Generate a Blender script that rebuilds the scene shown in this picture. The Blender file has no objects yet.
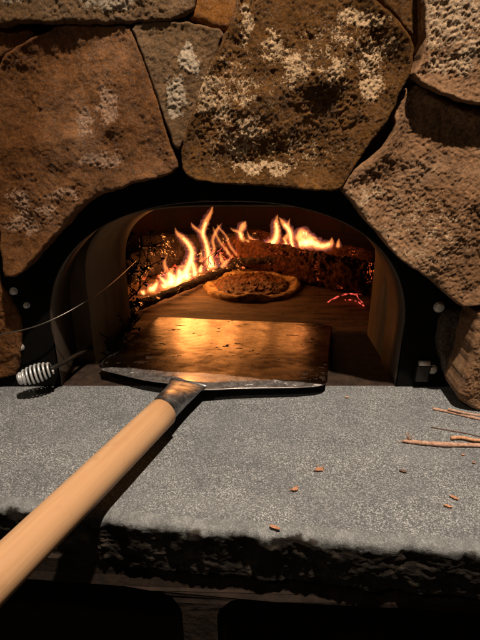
import bpy, math, random
import numpy as np
from mathutils import Vector, Matrix
random.seed(7); rng = np.random.default_rng(7)
C = bpy.context.scene.collection
R = math.radians
# ------------------------------------------------------------------ camera
CAM = Vector((0, -0.65, 0.374)); PITCH = R(22); F = 470.0
cd = bpy.data.cameras.new('camera'); cam = bpy.data.objects.new('camera', cd); C.objects.link(cam)
cam.location = CAM; cam.rotation_euler = (R(90) - PITCH, 0, 0)
cd.sensor_fit = 'HORIZONTAL'; cd.sensor_width = 36; cd.lens = 36 * F / 480
cd.clip_start = 0.01; cd.clip_end = 50
bpy.context.scene.camera = cam
cp, sp = math.cos(PITCH), math.sin(PITCH)
def ray(px, py):
    a = (px - 240) / F; b = (320 - py) / F
    return Vector((a, cp + b * sp, -sp + b * cp))
def atY(px, py, y):
    r = ray(px, py); return CAM + r * ((y - CAM.y) / r.y)
def atZ(px, py, z=0.0):
    r = ray(px, py); return CAM + r * ((z - CAM.z) / r.z)

# ------------------------------------------------------------------ noise
_perm = rng.permutation(256); _perm = np.concatenate([_perm, _perm, _perm])
_grad = rng.normal(size=(256, 3)); _grad /= np.linalg.norm(_grad, axis=1)[:, None]
def perlin(p):
    p = np.asarray(p, float); i = np.floor(p).astype(int); f = p - i; u = f * f * f * (f * (f * 6 - 15) + 10)
    i &= 255; out = 0
    for dx in (0, 1):
        for dy in (0, 1):
            for dz in (0, 1):
                h = _perm[_perm[_perm[(i[:, 0] + dx) & 255] + ((i[:, 1] + dy) & 255)] + ((i[:, 2] + dz) & 255)]
                g = _grad[h & 255]; d = f - np.array([dx, dy, dz])
                w = (u[:, 0] if dx else 1 - u[:, 0]) * (u[:, 1] if dy else 1 - u[:, 1]) * (u[:, 2] if dz else 1 - u[:, 2])
                out = out + w * (g * d).sum(1)
    return out * 1.5
def fbm(p, scale, octv=4, gain=.5, seed=0.0):
    p = np.asarray(p, float) * scale + seed * 17.3; s = 0; a = 1
    for k in range(octv):
        s = s + a * perlin(p); p = p * 2.03 + 5.1; a *= gain
    return s
def ridge(p, scale, octv=3, seed=0.0):
    p = np.asarray(p, float) * scale + seed * 11.7; s = 0; a = 1
    for k in range(octv):
        s = s + a * (1 - 2 * np.abs(perlin(p))); p = p * 2.1 + 3.3; a *= .5
    return s - .9
def sstep(a, b, x):
    t = np.clip((x - a) / (b - a), 0, 1); return t * t * (3 - 2 * t)

# ------------------------------------------------------------------ objects
def setp(o, label=None, cat=None, group=None, kind=None):
    for k, v in (('label', label), ('category', cat), ('group', group), ('kind', kind)):
        if v: o[k] = v
    return o
def thing(name, loc, label, cat, group=None):
    o = bpy.data.objects.new(name, None); C.objects.link(o); o.location = loc; o.empty_display_size = .02
    bpy.context.view_layer.update()
    return setp(o, label, cat, group)
def wloc(o):
    v = Vector(o.location)
    while o.parent: o = o.parent; v += Vector(o.location)
    return v
def mesh(name, verts, faces, mat, parent=None, smooth=True, attrs=None, origin=None):
    V = np.array([tuple(v) for v in verts], float) if not isinstance(verts, np.ndarray) else verts
    base = np.array(wloc(parent)) if parent else np.zeros(3)
    if origin is None:
        if parent: og = base
        else: og = np.array([V[:, 0].mean(), V[:, 1].mean(), V[:, 2].min()])
    else: og = np.array(origin, float)
    me = bpy.data.meshes.new(name); me.from_pydata((V - og).tolist(), [], [tuple(int(i) for i in f) for f in faces])
    me.validate(); me.update()
    if smooth: me.polygons.foreach_set('use_smooth', [True] * len(me.polygons))
    if attrs:
        for k, a in attrs.items():
            at = me.attributes.new(k, 'FLOAT', 'POINT'); at.data.foreach_set('value', np.asarray(a, dtype=np.float32))
    me.materials.append(mat)
    o = bpy.data.objects.new(name, me); C.objects.link(o)
    if parent: o.parent = parent; o.location = Vector(og - base)
    else: o.location = Vector(og)
    return o
class MB:
    def __init__(s): s.v = []; s.f = []
    def add(s, vf):
        n = len(s.v); s.v += [tuple(v) for v in vf[0]]; s.f += [tuple(i + n for i in f) for f in vf[1]]; return s
    def build(s, name, mat, parent=None, **k): return mesh(name, s.v, s.f, mat, parent, **k)
def tube(pts, rad, n=12, cap=True, flat=1.0, up=None, jitter=0.0):
    """tapered tube through pts; flat squeezes the section along the second frame axis"""
    pts = [Vector(p) for p in pts]
    if not hasattr(rad, '__len__'): rad = [rad] * len(pts)
    V = []; Fc = []; prev = None
    for i, p in enumerate(pts):
        t = (pts[min(i + 1, len(pts) - 1)] - pts[max(i - 1, 0)]).normalized()
        if prev is None:
            a = Vector(up) if up else (Vector((0, 0, 1)) if abs(t.z) < .9 else Vector((1, 0, 0)))
        else: a = prev
        a = (a - t * a.dot(t)).normalized(); prev = a; b = t.cross(a)
        for k in range(n):
            an = 2 * math.pi * k / n; r = rad[i] * (1 + jitter * random.uniform(-1, 1))
            V.append(p + a * math.cos(an) * r * flat + b * math.sin(an) * r)
    for i in range(len(pts) - 1):
        for k in range(n):
            k2 = (k + 1) % n; Fc.append((i * n + k, i * n + k2, (i + 1) * n + k2, (i + 1) * n + k))
    if cap:
        Fc.append(tuple(range(n))[::-1]); Fc.append(tuple((len(pts) - 1) * n + k for k in range(n)))
    return V, Fc
def spline(pts, m=6):
    pts = [Vector(p) for p in pts]; out = []
    for i in range(len(pts) - 1):
        p0 = pts[max(i - 1, 0)]; p1 = pts[i]; p2 = pts[i + 1]; p3 = pts[min(i + 2, len(pts) - 1)]
        for k in range(m):
            t = k / m
            out.append(.5 * ((2 * p1) + (p2 - p0) * t + (2 * p0 - 5 * p1 + 4 * p2 - p3) * t * t + (3 * p1 - p0 - 3 * p2 + p3) * t ** 3))
    out.append(pts[-1]); return out
def lerps(vals, n):
    x = np.linspace(0, len(vals) - 1, n); return list(np.interp(x, range(len(vals)), vals))
def box(a, b):
    x0, y0, z0 = a; x1, y1, z1 = b
    v = [(x0, y0, z0), (x1, y0, z0), (x1, y1, z0), (x0, y1, z0), (x0, y0, z1), (x1, y0, z1), (x1, y1, z1), (x0, y1, z1)]
    return v, [(0, 3, 2, 1), (4, 5, 6, 7), (0, 1, 5, 4), (1, 2, 6, 5), (2, 3, 7, 6), (3, 0, 4, 7)]
def bevel(o, w, seg=2):
    m = o.modifiers.new('bevel', 'BEVEL'); m.width = w; m.segments = seg; m.limit_method = 'ANGLE'; return o
def solid(o, t, off=-1):
    m = o.modifiers.new('solid', 'SOLIDIFY'); m.thickness = t; m.offset = off; return o

# ------------------------------------------------------------------ materials
class M:
    def __init__(s, name, **kw):
        s.m = bpy.data.materials.new(name); s.m.use_nodes = True; s.nt = s.m.node_tree; s.N = s.nt.nodes; s.L = s.nt.links
        s.b = s.N['Principled BSDF']; s.out = s.N['Material Output']
        s.tc = s.N.new('ShaderNodeTexCoord'); s.geo = s.N.new('ShaderNodeNewGeometry')
        for k, v in kw.items(): s.set(k, v)
    def set(s, k, v):
        k = {'base': 'Base Color', 'rough': 'Roughness', 'metal': 'Metallic', 'spec': 'Specular IOR Level', 'em': 'Emission Color', 'ems': 'Emission Strength', 'normal': 'Normal', 'coat': 'Coat Weight', 'sss': 'Subsurface Weight'}.get(k, k)
        i = s.b.inputs[k]
        if hasattr(v, 'is_output'): s.L.new(v, i)
        else: i.default_value = (*v, 1) if isinstance(v, tuple) and len(v) == 3 and i.type == 'RGBA' else v
    def inp(s, node, k, v):
        i = node.inputs[k]
        if hasattr(v, 'is_output'): s.L.new(v, i)
        else: i.default_value = (*v, 1) if isinstance(v, tuple) and len(v) == 3 and i.type == 'RGBA' else v
    def pos(s, scale=(1, 1, 1), rot=(0, 0, 0)):
        n = s.N.new('ShaderNodeMapping'); n.inputs['Scale'].default_value = scale; n.inputs['Rotation'].default_value = rot
        s.L.new(s.geo.outputs['Position'], n.inputs[0]); return n.outputs[0]
    def noise(s, scale, det=4, rough=.55, vec=None, dist=0, out='Fac'):
        n = s.N.new('ShaderNodeTexNoise'); n.inputs['Scale'].default_value = scale; n.inputs['Detail'].default_value = det
        n.inputs['Roughness'].default_value = rough; n.inputs['Distortion'].default_value = dist
        s.L.new(vec if vec is not None else s.geo.outputs['Position'], n.inputs['Vector']); return n.outputs[out]
    def vor(s, scale, vec=None, out='Distance', feat='F1', rnd=1):
        n = s.N.new('ShaderNodeTexVoronoi'); n.feature = feat; n.inputs['Scale'].default_value = scale; n.inputs['Randomness'].default_value = rnd
        s.L.new(vec if vec is not None else s.geo.outputs['Position'], n.inputs['Vector']); return n.outputs[out]
    def ramp(s, fac, stops):
        n = s.N.new('ShaderNodeValToRGB'); s.L.new(fac, n.inputs[0]); e = n.color_ramp.elements
        while len(e) < len(stops): e.new(.5)
        for i, (p, c) in enumerate(stops):
            e[i].position = p; e[i].color = (*c, 1) if isinstance(c, tuple) else (c, c, c, 1)
        return n.outputs[0]
    def mix(s, fac, a, b, mode='MIX'):
        n = s.N.new('ShaderNodeMix'); n.data_type = 'RGBA'; n.blend_type = mode
        s.inp(n, 0, fac); s.inp(n, 6, a); s.inp(n, 7, b); return n.outputs[2]
    def math(s, op, a, b=0.0, c=None):
        n = s.N.new('ShaderNodeMath'); n.operation = op; s.inp(n, 0, a); s.inp(n, 1, b)
        if c is not None: s.inp(n, 2, c)
        return n.outputs[0]
    def attr(s, name):
        n = s.N.new('ShaderNodeAttribute'); n.attribute_name = name; return n.outputs['Fac']
    def bump(s, h, dist, strength=1.0, prev=None):
        n = s.N.new('ShaderNodeBump'); n.inputs['Distance'].default_value = dist; n.inputs['Strength'].default_value = strength
        s.L.new(h, n.inputs['Height'])
        if prev is not None: s.L.new(prev, n.inputs['Normal'])
        s.b_n = n.outputs[0]; s.L.new(n.outputs[0], s.b.inputs['Normal']); return n.outputs[0]

def stone_mat(name, c1, c2, c3, crust=(.62, .48, .35), rough=.8, gl=.48):
    m = M(name, rough=rough, spec=.35)
    n1 = m.noise(9, 6, .6, dist=.6); n2 = m.noise(45, 6, .65); n3 = m.noise(220, 5, .7)
    col = m.ramp(n1, [(.3, c1), (.5, c2), (.72, c3)])
    col = m.mix(m.ramp(n2, [(.35, 0.0), (.62, .75)]), col, tuple(x * .42 for x in c2))
    col = m.mix(m.ramp(n3, [(.45, 0.0), (.7, .5)]), col, tuple(min(1, x * 1.9) for x in c2))
    cr = m.math('MULTIPLY', m.attr('crust'), 1.0)
    crn = m.math('ADD', m.math('MULTIPLY', cr, .86), m.math('ADD', m.math('MULTIPLY', m.math('SUBTRACT', m.noise(330, 5, .8), .5), 2.8), m.math('MULTIPLY', m.math('SUBTRACT', m.noise(75, 4, .6), .5), 1.7)))
    crm = m.ramp(crn, [(.50, 0.0), (.58, 1.0)])
    crm = m.math('MULTIPLY', crm, m.ramp(cr, [(.02, 0.0), (.35, 1.0)]))
    cc = m.ramp(n3, [(.3, tuple(x * .55 for x in crust)), (.6, crust)])
    m.set('base', m.mix(crm, col, cc))
    b = m.bump(m.noise(330, 6, .8), .0034, 1.0)
    b = m.bump(m.noise(120, 5, .7), .0022, .6, b)
    m.bump(m.noise(900, 3, .7), .0005, .6, b)
    gn = m.math('ADD', m.noise(480, 3, .7), m.math('MULTIPLY', m.math('SUBTRACT', n1, .5), .5))
    m.set('rough', m.ramp(gn, [(.5, .85), (.64, gl)])); m.set('spec', m.ramp(gn, [(.5, .10), (.64, .75)]))
    return m.m
S_brown = stone_mat('stone_brown', (.125, .046, .014), (.21, .085, .026), (.37, .17, .062), (.50, .30, .19))
S_ochre = stone_mat('stone_ochre', (.085, .035, .008), (.145, .063, .014), (.40, .155, .017), (.74, .50, .29), gl=.30)
S_grey = stone_mat('stone_greybrown', (.15, .080, .036), (.23, .13, .060), (.36, .215, .105), (.64, .50, .36))
S_pink = stone_mat('stone_sandy', (.18, .088, .040), (.32, .172, .087), (.52, .315, .17), (.66, .46, .29))
S_orange = stone_mat('stone_orange', (.20, .075, .012), (.32, .12, .02), (.42, .18, .04))
S_shale = stone_mat('stone_shale', (.08, .06, .048), (.12, .09, .07), (.18, .13, .10))
m = M('mortar', rough=.95); m.set('base', m.ramp(m.noise(120, 4), [(.3, (.02, .013, .009)), (.7, (.06, .04, .028))])); m.bump(m.noise(200, 5), .003, .8); MORTAR = m.m

m = M('granite', rough=.72, spec=.3)
sp1 = m.vor(920, out='Color'); sx = m.N.new('ShaderNodeSeparateColor'); m.L.new(sp1, sx.inputs[0])
gr = m.ramp(sx.outputs[0], [(0, (.05, .05, .052)), (.3, (.12, .12, .12)), (.6, (.22, .22, .215)), (.85, (.52, .51, .49)), (1, (.85, .84, .80))])
gr2 = m.ramp(m.noise(1000, 3, .7), [(.35, (.07, .07, .072)), (.65, (.42, .415, .40))])
col = m.mix(.3, gr, gr2)
col = m.mix(m.ramp(m.noise(14, 5, .6), [(.38, .45), (.62, 0.0)]), col, (.12, .125, .13))
st = m.noise(7, 4, .6, vec=m.pos((1, 4, 1), (0, 0, .5)))
col = m.mix(m.ramp(st, [(.45, 0.0), (.7, .28)]), col, (.33, .33, .32))
eg = m.attr('edge')       # chiselled front face: darker, browner broken stone
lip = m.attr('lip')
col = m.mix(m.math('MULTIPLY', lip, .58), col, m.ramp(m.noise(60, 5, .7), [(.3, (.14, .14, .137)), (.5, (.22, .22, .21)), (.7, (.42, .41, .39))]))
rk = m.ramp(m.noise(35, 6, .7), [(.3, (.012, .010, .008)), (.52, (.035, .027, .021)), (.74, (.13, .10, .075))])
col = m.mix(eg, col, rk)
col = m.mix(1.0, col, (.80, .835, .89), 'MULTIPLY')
m.set('base', col)
b = m.bump(m.noise(650, 3, .7), .0007, .9)
b = m.bump(m.noise(60, 3, .5), .0015, .35, b)
b = m.bump(m.noise(90, 6, .7), .0022, .55, b)
m.set('rough', m.ramp(m.noise(40, 4), [(.3, .5), (.7, .75)]))
GRANITE = m.m

def metal(name, base, rough, r2=None, bumps=0.0, metalv=1.0, sc=60):
    m = M(name, metal=metalv)
    n = m.noise(sc, 5, .6)
    m.set('rough', m.ramp(n, [(.3, rough), (.7, r2 or rough * 1.5)]))
    m.set('base', m.ramp(m.noise(sc * .4, 5, .65), [(.3, tuple(x * .7 for x in base)), (.7, base)]))
    if bumps: m.bump(m.noise(sc * 3, 4), bumps, .5)
    return m.m
BLACK = metal('black_painted_steel', (.003, .0024, .002), .8, .95, .0003, 0.0)
BLACK.node_tree.nodes['Principled BSDF'].inputs['Specular IOR Level'].default_value = .12
BOLT = metal('zinc_bolt', (.70, .66, .60), .4, .6, .0004, .4)
CHROME = metal('chrome_wire', (.74, .75, .76), .3, .45, metalv=.45)
IRON = metal('dark_iron', (.05, .045, .04), .45, .6, .0003, .8)
LINER = metal('throat_steel', (.085, .062, .045), .45, .6, .0006, .55, 25)
m = M('refractory', rough=.8, spec=.3)
m.set('base', m.ramp(m.noise(14, 6, .65, vec=m.pos((1, 1, .3))), [(.25, (.06, .035, .02)), (.5, (.22, .14, .08)), (.8, (.36, .25, .15))]))
m.bump(m.noise(90, 5), .001, .5); REFR = m.m
m = M('sooty_brick', rough=.9, spec=.2)
br = m.N.new('ShaderNodeTexBrick'); br.inputs['Scale'].default_value = 1; br.inputs['Brick Width'].default_value = .2; br.inputs['Row Height'].default_value = .065
br.inputs['Mortar Size'].default_value = .003; br.inputs['Color1'].default_value = (.055, .016, .010, 1); br.inputs['Color2'].default_value = (.040, .013, .009, 1); br.inputs['Mortar'].default_value = (.02, .014, .01, 1)
cx_ = m.N.new('ShaderNodeCombineXYZ'); sx_ = m.N.new('ShaderNodeSeparateXYZ'); m.L.new(m.geo.outputs['Position'], sx_.inputs[0])
m.L.new(m.math('ADD', sx_.outputs[0], sx_.outputs[1]), cx_.inputs[0]); m.L.new(sx_.outputs[2], cx_.inputs[1]); m.L.new(cx_.outputs[0], br.inputs['Vector'])
m.set('base', m.mix(m.ramp(m.noise(11, 5), [(.35, .9), (.7, .2)]), br.outputs[0], (.02, .015, .012)))
m.bump(m.noise(120, 5), .002, .6); SOOT = m.m
m = M('hearth_tile', rough=.7, spec=.35)
sx_ = m.N.new('ShaderNodeSeparateXYZ'); m.L.new(m.geo.outputs['Position'], sx_.inputs[0])
base = m.ramp(m.noise(24, 6, .7, vec=m.pos((.35, 1.6, 1))), [(.3, (.06, .032, .018)), (.5, (.19, .10, .05)), (.75, (.30, .17, .09))])
base = m.mix(m.ramp(m.noise(60, 5, .7), [(.56, 0.0), (.68, .9)]), base, (.02, .013, .01))
m.set('base', base); m.bump(m.noise(150, 5, .6, vec=m.pos((.4, 1.5, 1))), .0018, .8); HEARTH = m.m

m = M('blade_steel', metal=1.0)
stn = m.noise(20, 6, .7, vec=m.pos((1, 2.2, 1), (0, 0, .6)), dist=1.2)
spots = m.ramp(m.math('ADD', m.noise(46, 4, .6, vec=m.pos((1, 2.0, 1), (0, 0, .85)), dist=.4), m.math('MULTIPLY', m.math('SUBTRACT', m.noise(13, 2), .5), .35)), [(.645, 0.0), (.665, 1.0)])
grey_strip = m.math('MULTIPLY', m.attr('grey_strip'), m.ramp(m.noise(130, 6, .75, dist=.7), [(.45, .12), (.75, .5)]))  # paler grey, less mirror-like metal strip along the blade's near edge
base = m.ramp(stn, [(.3, (.13, .085, .055)), (.7, (.23, .165, .115))])
base = m.mix(m.math('MULTIPLY', spots, .93), base, (.015, .010, .008))
base = m.mix(m.attr('grey_strip'), base, (.46, .43, .42)); base = m.mix(grey_strip, base, (.5, .47, .46)); m.set('base', base)
m.set('metal', m.math('SUBTRACT', 1.0, m.math('MAXIMUM', m.math('MULTIPLY', spots, .9), m.math('MULTIPLY', grey_strip, .85))))
m.set('rough', m.math('ADD', m.ramp(m.noise(34, 5, .7), [(.3, .17), (.7, .34)]), m.math('ADD', m.math('MULTIPLY', grey_strip, .25), m.math('MULTIPLY', spots, .5))))
m.set('spec', m.math('MULTIPLY_ADD', spots, -.45, .5))
b = m.bump(m.noise(9, 3), .006, .5)
m.bump(m.noise(90, 3, .6), .0002, .3, b); BLADE = m.m
m = M('socket_steel', metal=.9)
m.set('base', m.ramp(m.noise(90, 5, .7), [(.35, (.10, .10, .105)), (.62, (.42, .42, .43)), (.75, (.75, .74, .72))]))
m.set('rough', m.ramp(m.noise(50, 4), [(.3, .28), (.7, .5)])); m.bump(m.noise(200, 4), .0005, .5); SOCKET = m.m

m = M('handle_wood', rough=.5, spec=.35)
HD = (-.37, -.93)   # along-handle direction used by the grain mapping (rotated to x)
ang = math.atan2(-.93, -.37)
mp = m.N.new('ShaderNodeVectorRotate'); mp.rotation_type = 'Z_AXIS'; mp.inputs['Angle'].default_value = -ang; m.L.new(m.geo.outputs['Position'], mp.inputs['Vector'])
def sc3(m, v, s):
    n = m.N.new('ShaderNodeMapping'); n.inputs['Scale'].default_value = s; m.L.new(v, n.inputs[0]); return n.outputs[0]
g1 = m.noise(60, 6, .6, vec=sc3(m, mp.outputs[0], (.04, 1, 1)), dist=.4)
g2 = m.noise(420, 3, .6, vec=sc3(m, mp.outputs[0], (.03, 1, 1)))
cw = m.ramp(g1, [(.3, (.50, .27, .13)), (.5, (.58, .335, .175)), (.7, (.64, .39, .215))])
cw = m.mix(m.ramp(g2, [(.55, 0.0), (.75, .28)]), cw, (.36, .18, .08))
cw = m.mix(m.ramp(m.noise(30, 5, .7), [(.55, 0.0), (.70, .35)]), cw, (.34, .18, .085))
m.set('base', cw); m.bump(g2, .0003, .4); WOOD = m.m

def bark(name, glow=0.0, base=((.02, .014, .011), (.10, .05, .03), (.2, .11, .07)), gcol=(1, .22, .04)):
    m = M(name, rough=.9, spec=.2)
    n = m.noise(55, 6, .7, dist=.5); m.set('base', m.ramp(n, [(.3, base[0]), (.55, base[1]), (.8, base[2])]))
    h = m.noise(60, 5, .7, vec=m.pos((.5, 1, 1.6), (0, 0, .8)), dist=1.5)
    b = m.bump(h, .010, 1.0); m.bump(m.noise(240, 5), .002, .7, b)
    if glow:
        cr = m.ramp(h, [(0, 1.0), (.09, 0.0)]); ns = m.ramp(m.noise(17, 4, .6), [(.52, 0.0), (.66, 1.0)])
        cr = m.math('MULTIPLY', m.ramp(m.noise(120, 5, .7, dist=1.0), [(.56, 0.0), (.70, 1.0)]), m.ramp(m.noise(26, 4, .6), [(.44, 0.0), (.56, 1.0)]))
        e = m.math('MULTIPLY', m.math('MULTIPLY', cr, ns), glow)
        m.set('em', gcol); m.set('ems', e)
    return m.m
LOG = bark('log_bark', 3.0, ((.012, .006, .005), (.15, .048, .020), (.36, .14, .06)), (1, .13, .03)); LOGHOT = bark('log_charred', 11.0, ((.01, .008, .008), (.05, .028, .022), (.16, .12, .11)), (1, .28, .06))
CHAR = bark('charcoal', 0, ((.006, .005, .005), (.02, .015, .013), (.07, .045, .035)))
m = M('ember_hot', rough=.9, base=(.05, .02, .02)); m.set('em', (1, .10, .07)); m.set('ems', m.ramp(m.noise(130, 4), [(.45, .02), (.62, 1.3)])); EMBER = m.m
m = M('ember_white', rough=.9, base=(.05, .03, .02)); m.set('em', m.ramp(m.noise(90, 3), [(.4, (1, .16, .02)), (.62, (1, .36, .09))])); m.set('ems', m.ramp(m.noise(110, 4), [(.45, .05), (.62, 5.0)])); EMBERH = m.m
def simple(name, c1, c2, sc=300, rough=.8, bd=.0006, glow=None):
    m = M(name, rough=rough, spec=.3); m.set('base', m.ramp(m.noise(sc, 5, .65), [(.35, c1), (.65, c2)])); m.bump(m.noise(sc * 2, 4), bd, .7); return m.m
TWIG = simple('twig_wood', (.33, .17, .11), (.62, .40, .29), 260)
TWIGD = simple('twig_dark', (.08, .045, .035), (.2, .12, .09), 260)
CHIP = simple('chip_bark', (.30, .12, .06), (.62, .33, .20), 500)
CRUSTP = simple('pizza_crust', (.12, .04, .012), (.85, .54, .24), 38, .7, .001)
TOPP = simple('pizza_topping', (.04, .014, .006), (.30, .11, .03), 130, .45, .003)
OLIVE = simple('pizza_bits', (.03, .02, .012), (.2, .05, .02), 90, .5, .001)
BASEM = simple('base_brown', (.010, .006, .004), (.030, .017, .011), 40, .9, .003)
WIREM = metal('wire', (.35, .31, .27), .4, .5)

# ------------------------------------------------------------------ stones of the wall
def smooth_poly(P, it=2):
    for _ in range(it):
        Q = []
        n = len(P)
        for i in range(n):
            a, b = P[i], P[(i + 1) % n]
            Q += [a * .82 + b * .18, a * .18 + b * .82]
        P = Q
    return P
def resample(P, step):
    out = []; n = len(P)
    for i in range(n):
        a, b = P[i], P[(i + 1) % n]; k = max(1, int((b - a).length / step))
        for j in range(k): out.append(a + (b - a) * (j / k))
    return out
WALL_H = []
def stone(px, y, mat, label, parent, seed, Rr=.012, big=.010, mid=.003, fine=.0010, roughmask=.5, crusts=(), thick=.06, tilt=(0, 0), cell=.0014, jag=.0018, grow=.0026):
    P = [atY(a, b, y) for a, b in px]; P = [Vector((p.x, p.z)) for p in P]
    ar = sum(P[i_].x * P[(i_ + 1) % len(P)].y - P[(i_ + 1) % len(P)].x * P[i_].y for i_ in range(len(P)))
    sg = 1 if ar > 0 else -1; n_ = len(P); off = []
    for i_ in range(n_):
        d1 = (P[i_] - P[i_ - 1]).normalized(); d2 = (P[(i_ + 1) % n_] - P[i_]).normalized()
        nn_ = Vector((d1.y + d2.y, -(d1.x + d2.x))); nn_ = nn_.normalized() * sg if nn_.length > 1e-6 else nn_
        off.append(P[i_] + nn_ * grow)
    P = resample(smooth_poly(off, 1), .003)
    A = np.array([[p.x, 0, p.y] for p in P])
    A[:, 0] += fbm(A, 45, 4, .6, seed) * jag; A[:, 2] += fbm(A + 9, 45, 4, .6, seed) * jag
    if True: A[:, 2] = np.maximum(A[:, 2], .0005)
    B = np.roll(A, -1, 0); a2 = A[:, [0, 2]]; b2 = B[:, [0, 2]]; e = b2 - a2; el = np.maximum((e ** 2).sum(1), 1e-12)
    x0, x1 = a2[:, 0].min() - cell, a2[:, 0].max() + cell; z0, z1 = a2[:, 1].min() - cell, a2[:, 1].max() + cell
    nx = int((x1 - x0) / cell) + 2; nz = int((z1 - z0) / cell) + 2
    X, Z = np.meshgrid(x0 + np.arange(nx) * cell, z0 + np.arange(nz) * cell, indexing='ij')
    Q = np.stack([X.ravel(), Z.ravel()], 1); N = len(Q)
    best = np.full(N, 1e9); near = np.zeros((N, 2)); inside = np.zeros(N, bool)
    for i in range(len(a2)):
        w = Q - a2[i]; t = np.clip((w @ e[i]) / el[i], 0, 1); c = a2[i] + t[:, None] * e[i]
        d = ((Q - c) ** 2).sum(1); mk = d < best; best[mk] = d[mk]; near[mk] = c[mk]
        c1 = (a2[i, 1] <= Q[:, 1]) != (b2[i, 1] <= Q[:, 1])
        if abs(e[i, 1]) > 1e-12:
            xi = a2[i, 0] + (Q[:, 1] - a2[i, 1]) / e[i, 1] * e[i, 0]; inside ^= c1 & (Q[:, 0] < xi)
    d = np.sqrt(best); sd = np.where(inside, d, -d)
    idx = lambda i, j: i * nz + j
    I, J = np.meshgrid(range(nx - 1), range(nz - 1), indexing='ij'); I = I.ravel(); J = J.ravel()
    quads = np.stack([idx(I, J), idx(I + 1, J), idx(I + 1, J + 1), idx(I, J + 1)], 1)
    keep = inside[quads].any(1); quads = quads[keep]
    out = sd < 0; Q[out] = near[out]; dd = np.maximum(sd, 0)
    used = np.unique(quads); mp = -np.ones(N, int); mp[used] = range(len(used)); quads = mp[quads]; Q = Q[used]; dd = dd[used]
    P3 = np.stack([Q[:, 0], np.full(len(Q), y), Q[:, 1]], 1)
    cr = np.zeros(len(Q))
    for c in crusts:
        strg = 1.0
        if len(c) == 6: strg = c[4]; c = c[:4]
        if len(c) == 4: ax_, ay_, rx, ry = c; bx_, by_ = ax_, ay_
        else: ax_, ay_, bx_, by_, rx = c; ry = rx
        pa = atY(ax_, ay_, y); pb = atY(bx_, by_, y); k = (pa - CAM).length / F
        sgm = np.array([pb.x - pa.x, pb.z - pa.z]); L2 = max((sgm ** 2).sum(), 1e-12)
        w = Q - np.array([pa.x, pa.z]); t = np.clip(w @ sgm / L2, 0, 1); w = w - t[:, None] * sgm
        w = w + np.stack([fbm(P3, 60, 3, .6, 3), fbm(P3 + 4, 60, 3, .6, 5)], 1) * .009
        rr = np.sqrt((w[:, 0] / (rx * k)) ** 2 + (w[:, 1] / (ry * k)) ** 2) / 1.25
        cr = np.maximum(cr, strg * (1 - sstep(.2, 1.25, rr)))
    Rr *= .62
    RR = Rr * (1 + .6 * fbm(P3, 22, 3, .5, seed + 1)); RR = np.maximum(RR, .003)
    t = np.clip(dd / RR, 0, 1); yy = RR * (1 - np.sqrt(np.clip(1 - (1 - t) ** 2, 0, 1)))
    inn = sstep(0, .03, dd)
    rs = np.random.default_rng(seed * 13 + 5)
    c0 = Q.mean(0); ext = (Q.max(0) - Q.min(0)).max() * .5
    warp = np.stack([fbm(P3, 14, 3, .5, seed + 20), fbm(P3, 14, 3, .5, seed + 21)], 1) * .012
    pl = None
    for k in range(7):   # chiselled facets: the lowest of several gently tilted planes
        a_ = rs.uniform(0, 6.28); g_ = rs.uniform(.10, .34) * (big / .012); o_ = rs.uniform(.05, .75) * ext
        hk = g_ * (o_ - ((Q[:, 0] + warp[:, 0] - c0[0]) * math.cos(a_) + (Q[:, 1] + warp[:, 1] - c0[1]) * math.sin(a_)))
        hk = np.minimum(hk, big * 1.2)
        pl = hk if pl is None else np.minimum(pl, hk)
    h = np.clip(pl, -.012, .016) * (.25 + .75 * inn) + fbm(P3, 11, 3, .5, seed) * big * .35
    # conchoidal spalls: shallow steps with a crisp lip
    fz = fbm(P3, 20, 4, .55, seed + 7); q_ = fz * 4; st = (np.floor(q_) + sstep(.0, .22, q_ - np.floor(q_))) / 4; h += st * big * .24
    h += fbm(P3, 70, 4, .6, seed) * mid * .55
    rm = sstep(.5 - roughmask, .95 - roughmask, .5 + .6 * fbm(P3, 13, 3, .5, seed + 2))
    cell_ = fbm(P3, 235, 3, .8, seed + 4)
    h += rm * (cell_ * fine * 1.25 - np.abs(fbm(P3, 190, 3, .7, seed + 6)) * fine * .7)
    h += np.minimum(cr, 1) * (.0008 + cell_ * .0008 - np.abs(fbm(P3, 180, 3, .6, seed + 9)) * .0012)
    h *= sstep(-.001, .006, dd) * .85 + .15
    c0 = Q.mean(0); h -= (Q[:, 0] - c0[0]) * tilt[0] + (Q[:, 1] - c0[1]) * tilt[1]
    P3[:, 1] = y + yy - h
    P3[:, 1] = np.minimum(P3[:, 1], y + Rr * 1.5 + .012)
    faces = quads.tolist(); V = P3
    # rim
    from collections import defaultdict
    ed = {}
    for q in faces:
        for k in range(4):
            a, b = q[k], q[(k + 1) % 4]
            if (b, a) in ed: ed.pop((b, a))
            else: ed[(a, b)] = 1
    rim = sorted({v for e_ in ed for v in e_}); mpb = {v: len(V) + i for i, v in enumerate(rim)}
    Vb = V[rim].copy(); cc = Q.mean(0)
    Vb[:, 1] = y + thick
    Vb[:, 0] += (cc[0] - Vb[:, 0]) * .03; Vb[:, 2] += (cc[1] - Vb[:, 2]) * .03
    V = np.vstack([V, Vb]); faces = faces + [(b, a, mpb[a], mpb[b]) for (a, b) in ed]
    cr = np.concatenate([cr, np.zeros(len(rim))])
    o = mesh('stone', V, faces, mat, parent, attrs={'crust': cr})
    if label: o['label'] = label
    return o
wall = thing('stone_wall', (0, .03, 0), 'rough wall of big brown mortared fieldstones around the arched oven mouth', 'wall')
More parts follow.
